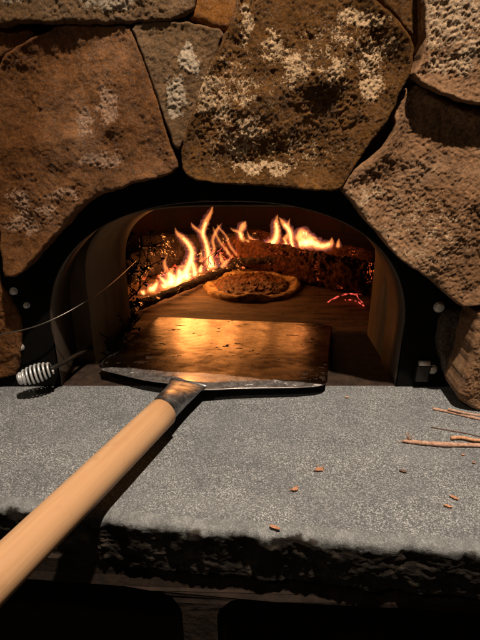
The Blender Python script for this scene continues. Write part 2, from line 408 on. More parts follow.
# ---- arch profiles
def arch(cx, hw, zs, zt, n, y, z0=0.0, k=48, side=6):
    pts = [Vector((cx - hw, y, z0 + (zs - z0) * i / side)) for i in range(side)]
    for i in range(k + 1):
        a = math.pi * i / k; c, s = math.cos(a), math.sin(a)
        pts.append(Vector((cx - hw * math.copysign(abs(c) ** (2 / n), c), y, zs + (zt - zs) * abs(s) ** (2 / n))))
    pts += [Vector((cx + hw, y, zs - (zs - z0) * (i + 1) / side)) for i in range(side)]
    return pts
def strip(*rows):
    V = [p for r in rows for p in r]; n = len(rows[0]); Fc = []
    for i in range(len(rows) - 1):
        for k in range(n - 1): Fc.append((i * n + k, i * n + k + 1, (i + 1) * n + k + 1, (i + 1) * n + k))
    return V, Fc
# mortar backing behind the stones, with the arched hole
inner = arch(-.018, .36, .12, .355, 2.3, .006)
outer = []
for p in inner:
    d = Vector((p.x + .018, p.z - .1)); t = 10
    if abs(d.x) > 1e-6: t = min(t, .62 / abs(d.x))
    if d.y > 1e-6: t = min(t, .62 / d.y)
    if d.y < -1e-6: t = min(t, .10 / -d.y)
    outer.append(Vector((-.018 + d.x * t, .006, .1 + d.y * t)))
backs = [p + Vector((0, .10, 0)) for p in outer]; ibk = [p + Vector((0, .10, 0)) for p in inner]
v, f = strip(ibk, inner, outer, backs)
mesh('mortar', v, f, MORTAR, wall)
Y0 = -.052
stone([(-90, 25), (0, 23), (22, 19), (60, 21), (110, 21), (165, 19), (182, 13), (194, 3), (199, -60), (-90, -60)], -.055, S_grey, 'long flat grey-brown capstone along the top edge', wall, 1, Rr=.008, big=.004, mid=.002, roughmask=.3, crusts=[(112, 2, 28, 5), (12, -2, 16, 5)])
stone([(204, -60), (245, -60), (237, 0), (229, 31), (219, 28), (204, 21), (187, 18), (199, 4)], -.050, S_orange, 'small orange stone beside the capstone', wall, 2, Rr=.012, big=.004, mid=.001, fine=.0004, roughmask=.1)
stone([(-90, 29), (10, 27), (31, 27), (33, 33), (18, 46), (0, 56), (-90, 84)], -.046, S_brown, 'small plain brown stone at the upper left', wall, 3, big=.004, mid=.0012, roughmask=.1)
stone([(0, 60), (30, 38), (50, 33), (56, 26), (126, 25), (134, 42), (150, 82), (164, 130), (177, 166), (171, 173), (150, 177), (120, 186), (92, 197), (74, 209), (60, 228), (46, 240), (32, 256), (22, 270), (12, 277), (2, 276), (-3, 200), (-4, 100)], Y0, S_brown, 'largest smooth reddish brown stone left of the arch', wall, 4, Rr=.010, big=.011, mid=.0018, fine=.0006, roughmask=.25,
      crusts=[(83, 118, 9, 14), (108, 105, 9, 17), (18, 205, 10, 13), (22, 226, 15, 9), (100, 160, 22, 6), (60, 195, 16, 5), (48, 212, 14, 5)])
stone([(-90, 90), (-8, 62), (-8, 120), (-7, 230), (-90, 236)], Y0, S_brown, None, wall, 5)
stone([(-90, 242), (-8, 240), (-6, 272), (0, 288), (8, 303), (17, 316), (19, 340), (16, 374), (-2, 379), (-90, 384)], -.014, S_brown, 'rusty brown stone at the foot of the arch on the left', wall, 6, Rr=.010, big=.006, mid=.002, thick=.02, roughmask=.3)
stone([(130, 25), (160, 22), (195, 25), (223, 32), (215, 46), (205, 75), (196, 110), (184, 138), (177, 150), (169, 128), (155, 85), (142, 50)], -.052, S_grey, 'grey wedge stone with white streaks pointing down', wall, 7, Rr=.006, big=.006, mid=.0018, fine=.0007, roughmask=.4,
      crusts=[(184, 55, 5, 8, 1.5, 0), (190, 63, 5, 8, 1.5, 0), (196, 71, 5, 8, 1.5, 0), (175, 97, 9, 14, 1.6, 0), (176, 82, 5, 7, 1.4, 0)])
stone([(160, 128), (168, 148), (176, 166), (171, 171), (163, 150)], -.045, S_grey, None, wall, 71, Rr=.004, big=.002, crusts=[(162, 135, 171, 166, 4)])
stone([(244, -60), (238, 8), (226, 35), (213, 60), (201, 95), (187, 135), (181, 158), (184, 170), (191, 177), (215, 182), (250, 183), (290, 187), (320, 190), (341, 188), (354, 165), (394, 110), (400, 92), (411, 68), (413, 42), (395, 17), (370, -5), (352, -60)], -.058, S_ochre, 'large ochre keystone with pale crystalline crust above the arch', wall, 8, Rr=.009, big=.011, mid=.0016, fine=.0011, roughmask=.55,
      crusts=[(207, 80, 11, 12), (203, 100, 9, 10), (338, 70, 15, 13), (362, 18, 24, 6), (378, 48, 18, 6), (292, 68, 14, 16), (275, 45, 9, 14), (250, 128, 12, 12), (262, 168, 38, 6), (376, 85, 11, 13), (248, 22, 6, 16), (220, 108, 8, 12), (240, 150, 12, 8), (370, 62, 8, 10), (235, 115, 36, 58, .46, 0), (290, 155, 60, 16, .42, 0), (345, 45, 50, 30, .36, 0)])
stone([(366, -60), (384, 2), (402, 20), (417, 42), (424, 60), (429, 30), (428, -60)], -.028, S_ochre, 'smooth brown recessed stone at the upper right', wall, 9, Rr=.008, big=.004, mid=.001, roughmask=.1, thick=.035)
stone([(431, -60), (430, 0), (430, 40), (422, 62), (414, 76), (430, 84), (445, 93), (466, 101), (550, 110), (550, -60)], -.060, S_pink, 'craggy pale stone in the upper right corner', wall, 10, Rr=.007, big=.012, mid=.0035, fine=.0012, roughmask=.7,
      crusts=[(450, 18, 30, 20), (468, 48, 14, 12), (436, 62, 10, 6), (455, 65, 12, 7)], tilt=(0, .12))
stone([(398, 104), (401, 130), (381, 152), (356, 170), (352, 163), (373, 135)], -.026, S_ochre, 'narrow dark stone sunk in the joint right of the keystone', wall, 11, Rr=.006, big=.002, mid=.001, thick=.035)
stone([(405, 96), (420, 84), (438, 95), (468, 108), (550, 120), (550, 302), (482, 301), (463, 305), (446, 292), (425, 273), (400, 257), (385, 240), (365, 216), (345, 191), (351, 176), (384, 152), (401, 130)], -.062, S_pink, 'huge rough sandy pink stone right of the arch', wall, 12, Rr=.013, big=.012, mid=.0028, fine=.0012, roughmask=.66, crusts=[(372, 195, 20, 12, .6, 0), (420, 235, 60, 50, .42, 0)], tilt=(.0, .10))
stone([(445, 317), (463, 310), (472, 316), (461, 348), (455, 374), (448, 378), (440, 346)], -.020, S_shale, 'thin layered grey shale set upright', wall, 13, Rr=.006, big=.003, mid=.002, thick=.025)
stone([(482, 315), (550, 308), (550, 418), (492, 417), (476, 410), (464, 402), (462, 392), (474, 360), (477, 340), (482, 324)], -.078, S_pink, 'rounded rough stone at the foot of the arch on the right', wall, 14, Rr=.016, big=.010, mid=.003, fine=.0012, roughmask=.7)

# ------------------------------------------------------------------ the oven
oven = thing('pizza_oven', (0, .1, 0), 'built-in arched pizza oven with black steel front and burning fire inside', 'oven')
prof0 = arch(-.018, .262, .09, .285, 2.35, -.004)
outerf = arch(-.018, .372, .13, .372, 2.4, -.004)
v, f = strip(prof0, outerf, [p + Vector((0, .008, 0)) for p in outerf])
mesh('front_plate', v, f, BLACK, oven, smooth=False)
rA = arch(-.018, .262, .09, .285, 2.35, -.004); rB = arch(-.018, .262, .09, .287, 2.35, .080)
v, f = strip(rA, rB); solid(mesh('outer_liner', v, f, LINER, oven), .002, 1)
i1 = arch(.001, .248, .12, .2665, 3.4, .076); i1o = arch(.001, .251, .12, .2700, 3.4, .076); i2 = arch(.019, .232, .12, .262, 3.2, .2)
back = arch(-.018, .30, .12, .32, 2.6, .079)
v, f = strip(back, [Vector((p.x, .079, p.z)) for p in i1o], i1o, i1, i2); mesh('throat_arch', v, f, REFR, oven)
v, f = strip(i2, [p + Vector((0, .004, 0)) for p in arch(.019, .5, .2, .5, 2.4, .2)]); mesh('inner_face', v, f, SOOT, oven)
# chamber: vaulted brick shell
rows = []
for k in range(13):
    y = .19 + .80 * k / 12; q = 1 - max(0, (k - 7) / 5) ** 2.2 * .9
    rows.append(arch(.02, .47 * max(q, .35), .14, .14 + .26 * max(q, .3), 2.4, y))
v, f = strip(*rows)
n = len(rows[0]); f.append(tuple((len(rows) - 1) * n + k for k in range(n)))
mesh('brick_vault', v, f, SOOT, oven)
mb = MB(); mb.add(box((-.30, -.001, -.030), (.29, .2005, -.0005))); 
mesh('throat_floor', *mb.add(([], [])).__dict__.values(), BLACK, oven) if False else mb.build('throat_floor', simple('floor_soot', (.012, .007, .005), (.045, .025, .015), 60, .8, .001), oven, smooth=False)
def gridplane(x0, x1, y0, y1, nx, ny, zf):
    X, Y = np.meshgrid(np.linspace(x0, x1, nx), np.linspace(y0, y1, ny), indexing='ij')
    P = np.stack([X.ravel(), Y.ravel(), np.zeros(X.size)], 1); P[:, 2] = zf(P)
    fs = [(i * ny + j, (i + 1) * ny + j, (i + 1) * ny + j + 1, i * ny + j + 1) for i in range(nx - 1) for j in range(ny - 1)]
    return P, fs
P, fs = gridplane(-.46, .5, .2, .99, 160, 140, lambda P: .001 + fbm(P * np.array([.5, 1.6, 1]), 22, 3, .5, 2) * .0022 - .003 * (np.abs((P[:, 1] - .2) % .115) < .004))
mesh('hearth', P, fs, HEARTH, oven)
def bolt(px, py, r=.0075, y=-.004):
    c = atY(px, py, y)
    hexa = [(c.x + r * math.cos(k * math.pi / 3 + .3), c.z + r * math.sin(k * math.pi / 3 + .3)) for k in range(6)]
    def ringp(yy, s, nn=18): return [(c.x + r * s * math.cos(k * 2 * math.pi / nn), yy, c.z + r * s * math.sin(k * 2 * math.pi / nn)) for k in range(nn)]
    V = []; Fc = []; nn = 18
    for yy, s in ((y, 1.15), (y - .0012, 1.15), (y - .0013, .95), (y - .0045, .95), (y - .0062, .7), (y - .0066, .3)): V += ringp(yy, s)
    for i in range(5):
        for k in range(nn): Fc.append((i * nn + k, i * nn + (k + 1) % nn, (i + 1) * nn + (k + 1) % nn, (i + 1) * nn + k))
    Fc.append(tuple(5 * nn + k for k in range(nn)))
    return mesh('bolt', V, Fc, BOLT, oven, smooth=False)
for a in ((439, 307, .0072), (432, 369, .0066), (14, 291, .0050), (27, 305, .0040), (21, 347, .0048)): bolt(*a)
c = atY(421, 370, -.004)
mb = MB(); mb.add(box((c.x - .010, -.014, c.z - .016), (c.x + .010, -.0042, c.z + .012))); bevel(mb.build('latch', IRON, oven, smooth=False), .002)
mb = MB(); mb.add(tube([(c.x - .008, -.012, c.z + .016), (c.x + .008, -.012, c.z + .0155)], .004, 14)); mb.build('latch_pin', BOLT, oven)

# ------------------------------------------------------------------ counter slab with chiselled front edge
edge_px = [(-160, 492), (-60, 502), (0, 506), (50, 510), (105, 518), (160, 524), (240, 531), (350, 540), (480, 550), (560, 556), (640, 562)]
edge = [atZ(a, b, 0) for a, b in edge_px]
ex = np.array([p.x for p in edge]); ey = np.array([p.y for p in edge])
NU = 560; xs = np.linspace(-.62, .62, NU); yE = np.interp(xs, ex, ey)
ker = np.hanning(41); ker /= ker.sum(); yE = np.convolve(np.pad(yE, 20, 'edge'), ker, 'valid')
line = np.stack([xs, yE, np.zeros(NU)], 1)
yE = yE + fbm(line, 28, 4, .6, 3) * .0030 + fbm(line, 110, 3, .6, 4) * .0012
prof = []   # (offset back from the edge, z, edge weight, lip weight)
for t in np.linspace(0, 1, 26): prof.append((None, t))
V = []; E = []; Lp = []; cols = 0
backy = -.0015
top_n = 90; face_n = 90
Pt = []
for j in range(top_n):
    t = j / (top_n - 1); t2 = 1 - (1 - t) ** 1.8
    Pt.append(('t', t2))
for j in range(1, face_n + 1): Pt.append(('f', j / face_n))
A = np.zeros((len(Pt), NU, 3)); EW = np.zeros((len(Pt), NU)); LW = np.zeros((len(Pt), NU))
TH = .074
for i, (k, t) in enumerate(Pt):
    if k == 't':
        yb = backy + (yE + .007 - backy) * t
        A[i, :, 0] = xs; A[i, :, 1] = yb; dist = yb - yE
        A[i, :, 2] = -.0016 * (1 - sstep(.004, .016, dist)) ** 2 + fbm(np.stack([xs, yb, xs * 0], 1), 60, 3, .6, 12) * .0009 * (1 - sstep(.008, .020, dist))
        LW[i] = 1 - sstep(.0115, .0135, dist + fbm(np.stack([xs, yb, xs * 0], 1), 12, 3, .6, 8) * .004)
    else:
        ang_ = min(t / .12, 1) * math.pi / 2
        yy = yE + .004 - .007 * math.sin(ang_) + .003; zz = -.0016 - .008 * (1 - math.cos(ang_)) - max(0, t - .12) * (TH - .008) / .88
        P = np.stack([xs, yy, np.full(NU, zz)], 1)
        dsp = fbm(P, 22, 4, .6, 5) * .0045 + ridge(P * np.array([1, 1, .5]), 18, 4, 6) * .0016 + fbm(P, 160, 3, .6, 9) * .0008
        w = sstep(.02, .30, t)
        yy = yy + (-dsp * .9 + .010 * t) * w
        zz = zz + fbm(P, 40, 3, .6, 2) * .0025 * sstep(.03, .12, t) * (1 if t < .95 else 1)
        A[i, :, 0] = xs; A[i, :, 1] = yy; A[i, :, 2] = zz
        EW[i] = sstep(.10, .17, t + fbm(P, 40, 4, .65, 1) * .11); LW[i] = 1 - EW[i]
V = A.reshape(-1, 3); Fc = [(i * NU + k, (i + 1) * NU + k, (i + 1) * NU + k + 1, i * NU + k + 1) for i in range(len(Pt) - 1) for k in range(NU - 1)]
# underside back to the wall
bot = len(V); under = np.stack([xs, np.full(NU, backy), np.full(NU, -TH)], 1); V = np.vstack([V, under])
lr = (len(Pt) - 1) * NU
Fc += [(lr + k, bot + k, bot + k + 1, lr + k + 1) for k in range(NU - 1)]
counter = thing('stone_counter', (0, -.15, -.2), 'speckled grey granite hearth counter with rough chiselled front edge', 'counter')
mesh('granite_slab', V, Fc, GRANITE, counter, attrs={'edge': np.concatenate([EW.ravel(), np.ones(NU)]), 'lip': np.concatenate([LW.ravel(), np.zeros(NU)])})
# base below: lintel bed and pillar with curved brackets
def y_at(x): return float(np.interp(x, xs, yE))
pts2 = []
zb = -TH; lint = -.106
pc = (atY(205, 625, -.262)); pxc = pc.x - .004
def outline():
    o = [(-.62, zb), (-.62, lint)]
    rad = .035; hwp = .020
    o += [(pxc - hwp - rad - .03, lint)]
    for k in range(9):
        a = math.pi / 2 * k / 8; o.append((pxc - hwp - rad + rad * math.sin(a), lint - rad + rad * math.cos(a)))
    o += [(pxc - hwp + .002, -.45), (pxc + hwp - .002, -.45)]
    for k in range(9):
        a = math.pi / 2 * (8 - k) / 8; o.append((pxc + hwp + rad - rad * math.sin(a), lint - rad + rad * math.cos(a)))
    o += [(pxc + hwp + rad + .03, lint), (.62, lint), (.62, zb)]
    return o
ol = outline(); n = len(ol)
def fr(x): return y_at(x) + .007
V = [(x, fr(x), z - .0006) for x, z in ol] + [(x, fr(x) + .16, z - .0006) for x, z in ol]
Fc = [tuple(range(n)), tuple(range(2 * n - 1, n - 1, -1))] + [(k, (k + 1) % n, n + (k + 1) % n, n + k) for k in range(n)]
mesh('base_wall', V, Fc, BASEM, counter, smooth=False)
# ground far below and a dark recess
g = mesh('floor', [(-3, -3, -.9), (3, -3, -.9), (3, 1.2, -.9), (-3, 1.2, -.9)], [(0, 1, 2, 3)], simple('floor_dark', (.03, .025, .02), (.06, .05, .04), 8), smooth=False)
setp(g, kind='structure')
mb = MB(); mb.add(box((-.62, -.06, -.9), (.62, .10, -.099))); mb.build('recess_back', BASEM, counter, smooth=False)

# ------------------------------------------------------------------ peel
NL = atZ(96, 369, .020); NR = atZ(327, 384, .023); 
axd = Vector((.205, .979, 0)); perp = Vector((.979, -.205, 0))
neck = atZ(185, 388, .025)
peel = thing('pizza_peel', neck, 'steel pizza peel with pale wooden handle lying half inside the oven mouth', 'pizza peel')
# blade: grid across (s) and along (t)
W = (NR - NL).dot(perp); mid_ = neck.copy()
sL = (NL - neck).dot(perp); sR = (NR - neck).dot(perp); tL = (NL - neck).dot(axd); tR = (NR - neck).dot(axd)
LEN = .315
ns, nt_ = 150, 110; V = []; fl = []
for i in range(ns + 1):
    s = sL + (sR - sL) * i / ns
    # near outline
    pts_s = [sL, sL + .012, sL * .75, sL * .45, -.022, 0, .022, sR * .35, sR * .8, sR - .016, sR - .005, sR]
    pts_t = [tL + .014, tL - .003, tL * .74, tL * .42, .010, -.006, -.001, tR * .32, tR * .76, tR * .93, tR + .004, tR + .014]
    t0 = float(np.interp(s, pts_s, pts_t)); t1 = LEN + .012 + .10 * s - .012 * (abs(s / max(-sL, sR)) ** 8)
    for j in range(nt_ + 1):
        u = (j / nt_) ** 1.7; t = t0 + (t1 - t0) * u; p = neck + perp * s + axd * t
        z = .026 * math.exp(-max(t, 0) / .05) * math.exp(-(s / .075) ** 2) + (.0175 - .014 * sstep(0, .30, np.array(t)))
        tt = t - t0
        ridge_ = .0035 * math.exp(-((tt - .026) / .010) ** 2)
        z = .0035 + max(0, .32 - t) / .32 * .0235 + .004 * math.exp(-(max(t, 0) / .03) ** 1.5) * math.exp(-(s / .03) ** 2) - .0030 * (1 - sstep(.0, .020, np.array(tt)))
        V.append((p.x, p.y, z)); fl.append(float(1 - sstep(-.0008, .0008, np.array(t - (tL + (tR - tL) * (s - sL) / (sR - sL)) - .001 - .0035 * (1 - abs(s) / .2) - .002 * math.sin(s * 41) - .0009 * math.sin(s * 173))))) 
Fc = [(i * (nt_ + 1) + j, (i + 1) * (nt_ + 1) + j, (i + 1) * (nt_ + 1) + j + 1, i * (nt_ + 1) + j + 1) for i in range(ns) for j in range(nt_)]
bl = mesh('blade', V, Fc, BLADE, peel, attrs={'grey_strip': fl}); solid(bl, .0016, -1)
# handle axis
H0 = Vector((neck.x, neck.y, .0265))
a0 = atZ(158, 417, .040); a1 = atZ(0, 573, .042)
hd = (a1 - a0).normalized()
print('neck', neck, 'a0', a0, 'a1', a1, 'W', W)
p_in = neck + Vector((.004, .012, 0)); p_in.z = .0285
so = []; N_ = 20; m_ = 18
for i in range(m_ + 1):
    t = i / m_; c = p_in.lerp(a0, t); c.z = .028 + (a0.z - .028) * sstep(0, 1, np.array(t))
    ew = .030 * (1 - t) ** 1.5 + .0175 * (1 - (1 - t) ** 1.5); eh = .0025 + (.0175 - .0025) * float(sstep(0, .75, np.array(t)))
    side = Vector((0, 0, 1)).cross(hd).normalized(); upv = hd.cross(side).normalized()
    if upv.z < 0: upv = -upv
    for k in range(N_):
        an = 2 * math.pi * k / N_; so.append(c + side * math.cos(an) * ew + upv * math.sin(an) * eh)
Fc = [(i * N_ + k, i * N_ + (k + 1) % N_, (i + 1) * N_ + (k + 1) % N_, (i + 1) * N_ + k) for i in range(m_) for k in range(N_)]
Fc += [tuple(range(N_)), tuple(m_ * N_ + k for k in range(N_))]
mesh('socket', so, Fc, SOCKET, peel)
L = []; rr = []
s0 = a0 - hd * .012; Ltot = .62
for i in range(40):
    t = i / 39 * Ltot; L.append(s0 + hd * t + Vector((0, 0, 0)))
    rr.append(.0188 if i else .0165)
rr[0] = .0160; L[1] = s0 + hd * .0015; rr[1] = .0188
mesh('handle', *tube(L, [r * 1.03 for r in rr], 40), WOOD, peel)

# ------------------------------------------------------------------ poker with coil handle, wire
c0 = atY(20, 379, -.045); c1 = atY(52.5, 368, -.028)
ax = (c1 - c0); Lc = ax.length; ax.normalize(); upc = Vector((0, 0, 1)); sd_ = ax.cross(upc).normalized(); upc = sd_.cross(ax)
poker = thing('poker', (c0.x, c0.y, 0), 'iron poker with bright coiled spring handle beside the left foot of the arch', 'poker')
def coil_r(t): return .0076 + .0054 * math.sin(math.pi * min(1, t * 1.02)) ** .8
hel = []; turns = 8
for i in range(turns * 26 + 1):
    t = i / (turns * 26); a = 2 * math.pi * turns * t; r = coil_r(t)
    hel.append(c0 + ax * (Lc * t) + (sd_ * math.cos(a) + upc * math.sin(a)) * r)
mesh('spring_handle', *tube(hel, .0017, 10), CHROME, poker)
mesh('grip_core', *tube([c0 + ax * .004, c1 - ax * .002], .0080, 14), BLACK, poker)
mesh('end_cap', *tube([c0 - ax * .003, c0 - ax * .001, c0 + ax * .008, c0 + ax * .010], [.007, .0088, .0088, .006], 18), CHROME, poker)
rod_end = Vector((-.235, .16, .012))
mesh('rod', *tube(spline([c0, c1, c1.lerp(rod_end, .4) + Vector((0, 0, .002)), rod_end]), .0036, 10), IRON, poker)
wp = [atY(-8, 336, -.030), atY(30, 328, -.03), atY(60, 316, -.02), atY(88, 300, .02), atY(112, 283, .1), atY(136, 261, .26)]
w = mesh('wire', *tube(spline(wp), .0009, 6), WIREM); setp(w, 'long thin curved wire reaching from the left stones into the fire', 'wire')

# ------------------------------------------------------------------ fire chamber contents
def log(p0, p1, r, mat, name, label, group=None, n=26, seg=36, amp=.12, parent=None, bend=0.0, ends=None):
    p0 = Vector(p0); p1 = Vector(p1); ctr = (p0 + p1) / 2
    pts = [p0.lerp(p1, i / seg) + Vector((0, 0, bend * math.sin(math.pi * i / seg))) for i in range(seg + 1)]
    v, f = tube(pts, [r * .93] + [r] * (seg - 1) + [r * .9], n)
    V = np.array([tuple(x) for x in v]); cen = np.repeat(np.array([tuple(p) for p in pts]), n, 0)
    d = V - cen; V = cen + d * (1 + amp * fbm(V, 24, 4, .6, r * 1000) + amp * .8 * ridge(V, 60, 2, 3))[:, None]
    V[:, 2] = np.maximum(V[:, 2], .002)
    o = mesh(name, V, f, mat, parent)
    if label: setp(o, label, 'log', group)
    return o
LG = 'firewood logs in the oven'
log((.305, .43, .044), (-.02, .745, .038), .041, LOG, 'log', 'thick bark-covered log burning behind the pizza on the right', LG, n=72, seg=130, amp=.17)
log((.37, .56, .04), (.02, .88, .04), .038, LOG, 'log', 'second log half hidden behind the thick bark-covered one', LG)
lg1a, lg1b = atZ(118, 314, .018), atZ(243, 263, .018)
log(lg1a, lg1b, .010, LOGHOT, 'log', 'thin blackened stick with glowing edge running diagonally left of the pizza', LG, n=14, seg=50, amp=.25)
log((-.30, .50, .04), (-.10, .86, .045), .038, LOGHOT, 'log', 'ashen log glowing behind the leftmost flames', LG, n=30, seg=50)
log((-.28, .66, .075), (.05, .80, .052), .026, LOGHOT, 'log', 'charred log lying across the top of the left pile', LG, n=30, seg=50)
# hot ember edge along the thin stick
eb = []
for i in range(46):
    t = random.random(); p = lg1a.lerp(lg1b, t) + Vector((random.uniform(-.012, .012), random.uniform(.006, .02), -.006 + random.uniform(0, .012)))
    eb.append((p, random.uniform(.002, .005)))
for i in range(40):
    p = Vector((random.uniform(-.22, .0), random.uniform(.55, .72), .006)); eb.append((p, random.uniform(.002, .0045)))
def lump(c, r, seed):
    V = []; Fc = []
    a, b = 7, 5
    for j in range(b + 1):
        th = math.pi * j / b
        for k in range(a):
            ph = 2 * math.pi * k / a; q = r * (1 + .35 * math.sin(seed + j * 2.1 + k * 1.7))
            V.append((c[0] + q * math.sin(th) * math.cos(ph), c[1] + q * math.sin(th) * math.sin(ph), c[2] + q * math.cos(th) * .7))
    for j in range(b):
        for k in range(a): Fc.append((j * a + k, (j + 1) * a + k, (j + 1) * a + (k + 1) % a, j * a + (k + 1) % a))
    return V, Fc
mb = MB()
for i, (p, r) in enumerate(eb): mb.add(lump(p, r, i))
setp(mb.build('embers', EMBERH, smooth=False), kind='stuff')
hot = MB()
for i in range(26):
    t_ = random.uniform(.86, 1.1); b_ = Vector((.29, .40, 0)).lerp(Vector((-.03, .70, 0)), t_); hot.add(lump((b_.x + random.uniform(-.012, .012), b_.y + random.uniform(-.012, .015), random.uniform(.003, .012)), random.uniform(.002, .006), i * 3))
for i in range(120):
    p = Vector((random.uniform(-.27, -.02), 0, 0)); p.y = .50 + (p.x + .27) * .9 + random.uniform(.01, .10); hot.add(lump((p.x, p.y, random.uniform(.003, .02)), random.uniform(.003, .008), i * 5))
m = M('coal_red', rough=.95, base=(.03, .015, .012)); m.set('em', m.ramp(m.noise(70, 3), [(.4, (1, .07, .02)), (.65, (1, .26, .05))])); m.set('ems', m.ramp(m.noise(130, 4), [(.48, 0.0), (.66, 1.6)]))
setp(hot.build('coals', m.m, smooth=False), kind='stuff')
log(atY(232, 262, .60), atY(334, 258, .56), .010, LOGHOT, 'log', 'narrow charred stick along the top of the thick log under the rear flames', LG, n=16, seg=70, amp=.45)
log(atY(205, 272, .66) , atY(262, 258, .72), .009, LOGHOT, 'log', 'short glowing stick crossing behind the pizza toward the centre flames', LG, n=14, seg=40, amp=.4)
gt = thing('glowing_brushwood', (-.03, .62, .004), 'tangle of thin red glowing twigs between the tall left flames and the pizza', 'brushwood')
for k in range(11):
    x0_ = 200 + random.uniform(-8, 36); y0_ = 270 + random.uniform(-6, 6); a_ = random.uniform(-.6, 1.1); L_ = random.uniform(14, 30)
    q = [atY(x0_ + math.sin(a_) * L_ * t_ + 5 * math.sin(3 * t_ + k), y0_ - math.cos(a_) * L_ * t_ * .8, .63 + .02 * math.sin(k + 2 * t_)) for t_ in (0, .33, .66, 1)]
    for p in q: p.z = max(p.z, .004)
    mesh('stem', *tube(spline(q, 4), lerps([.0014, .0007], 13), 6, jitter=.4), EMBER, gt)
# glowing twigs on the right
tw = thing('glowing_twig', atZ(345, 300, 0), 'curled twig glowing pinkish red beside the right wall of the oven', 'twig')
mb = MB()
mb.add(tube(spline([atZ(327, 303, .003), atZ(333, 299, .012), atZ(342, 295, .018), atZ(352, 294, .018), atZ(362, 295, .012)]), .0018, 7, jitter=.5))
mb.build('stem', EMBER, tw); mb = MB()
mb.add(tube(spline([atZ(345, 300, .010), atZ(352, 300, .010), atZ(358, 302, .008), atZ(364, 306, .004)]), .0014, 7, jitter=.5))
mb.add(tube(spline([atZ(356, 294, .016), atZ(359, 299, .012), atZ(363, 303, .005)]), .0013, 7, jitter=.5))
mb.build('side_shoot', EMBER, tw)
# pizza
pc_ = atZ(252, 287, .0); pc_.z = 0
pz = thing('pizza', pc_, 'small rustic pizza with browned topping baking on the oven floor', 'pizza')
nr, na = 44, 110; V = []
for i in range(nr + 1):
    for k in range(na):
        a = 2 * math.pi * k / na; R0 = .122 * (1 + .04 * math.sin(2 * a + 1) + .025 * math.sin(5 * a))
        t = i / nr; rad_ = R0 * min(1, t * 1.04) if i < nr else R0 * .98
        rim = math.exp(-((t - .88) / .08) ** 2) * (1 + .5 * math.sin(3 * a + .5) + .3 * math.sin(7 * a))
        z = .006 + .0065 * rim - (.012 if i == nr else 0) - (.006 if i == nr - 1 else 0)
        V.append((pc_.x + rad_ * math.cos(a), pc_.y + rad_ * math.sin(a), z))
V = np.array(V); V[:, 2] += fbm(V, 60, 4, .6, 2) * .003 * (V[:, 2] > .006)
Fc = [(i * na + k, (i + 1) * na + k, (i + 1) * na + (k + 1) % na, i * na + (k + 1) % na) for i in range(nr) for k in range(na)]
mesh('crust', V, Fc, CRUSTP, pz)
V = []
for i in range(nr + 1):
    for k in range(na):
        a = 2 * math.pi * k / na; V.append((pc_.x + .104 * i / nr * math.cos(a), pc_.y + .104 * i / nr * math.sin(a), .0075))
V = np.array(V); rr_ = np.hypot(V[:, 0] - pc_.x, V[:, 1] - pc_.y) / .104
V[:, 2] += np.maximum(fbm(V, 45, 4, .65, 3), -.5) * .006 + .003 - .010 * sstep(.85, 1, rr_)
mesh('topping', V, Fc, TOPP, pz)
mb = MB()
for i in range(46):
    a = random.uniform(0, 6.28); r = .095 * math.sqrt(random.random()); mb.add(lump((pc_.x + r * math.cos(a), pc_.y + r * math.sin(a), .0115), random.uniform(.0015, .004), i))
o = mb.build('topping_bits', OLIVE, pz); o['kind'] = 'stuff'

# charred brushwood on the left
def branch(name, root, dirs, seed, r=.003, leafy=True, label='', length=.16, lean=(0, 0, 1), nb=9):
    rnd = random.Random(seed); t = thing(name, root, label, 'branch', 'charred brush at the left of the oven mouth')
    mb = MB(); lf = MB(); root = Vector(root); lean = Vector(lean).normalized()
    main = [root + lean * (length * i / 6) + Vector((rnd.uniform(-.008, .008), rnd.uniform(-.008, .008), rnd.uniform(-.003, .003))) * (i / 2) for i in range(7)]
    ms = spline(main, 4); mb.add(tube(ms, lerps([r, r * .4], len(ms)), 6, jitter=.15))
    for k in range(nb):
        b = ms[rnd.randrange(3, len(ms))]; d = (lean * .6 + Vector((rnd.uniform(-1, 1), rnd.uniform(-.7, .7), rnd.uniform(-.3, .9)))).normalized(); l = rnd.uniform(.02, .055)
        q = [b, b + d * l * .5 + Vector((rnd.uniform(-.004, .004), 0, rnd.uniform(-.004, .004))), b + d * l]
        q = [Vector((x.x, x.y, max(x.z, .003))) for x in q]
        mb.add(tube(spline(q, 3), lerps([r * .5, r * .2], 7), 5, jitter=.2))
        if leafy:
            for _ in range(9):
                c = q[0].lerp(q[2], rnd.random()) + Vector((rnd.uniform(-.006, .006),) * 1 + (rnd.uniform(-.006, .006), rnd.uniform(-.006, .006)))
                u = Vector((rnd.uniform(-1, 1), rnd.uniform(-1, 1), rnd.uniform(-1, 1))).normalized(); w_ = u.orthogonal().normalized(); s = rnd.uniform(.0025, .0065)
                nrm = u.cross(w_) * .0006
                lf.add(([c - u * s, c + w_ * s * .5 + nrm, c + u * s, c - w_ * s * .5 - nrm, c + nrm * 2], [(0, 1, 4), (1, 2, 4), (2, 3, 4), (3, 0, 4)]))
    mb.build('stem', CHAR, t)
    if leafy: o = lf.build('curled_leaf_litter', CHAR, t); o['kind'] = 'stuff'
    return t
branch('charred_branch', atZ(128, 322, .004), None, 3, .0030, True, 'upright charred leafy branch standing before the leftmost flames', .17, (.06, .25, .9), 16)
branch('charred_branch', atZ(120, 330, .004), None, 5, .0026, True, 'charred branch leaning into the fire from the throat wall', .18, (.25, .45, .62), 14)
branch('charred_branch', atZ(101, 366, .018), None, 8, .0040, True, 'blackened branch lying along the left edge of the peel blade', .20, (.15, .95, .04), 18)
branch('charred_branch', atZ(112, 352, .012), None, 12, .0024, False, 'bare black stick lying low at the left side of the peel', .15, (.1, .9, .12), 8)

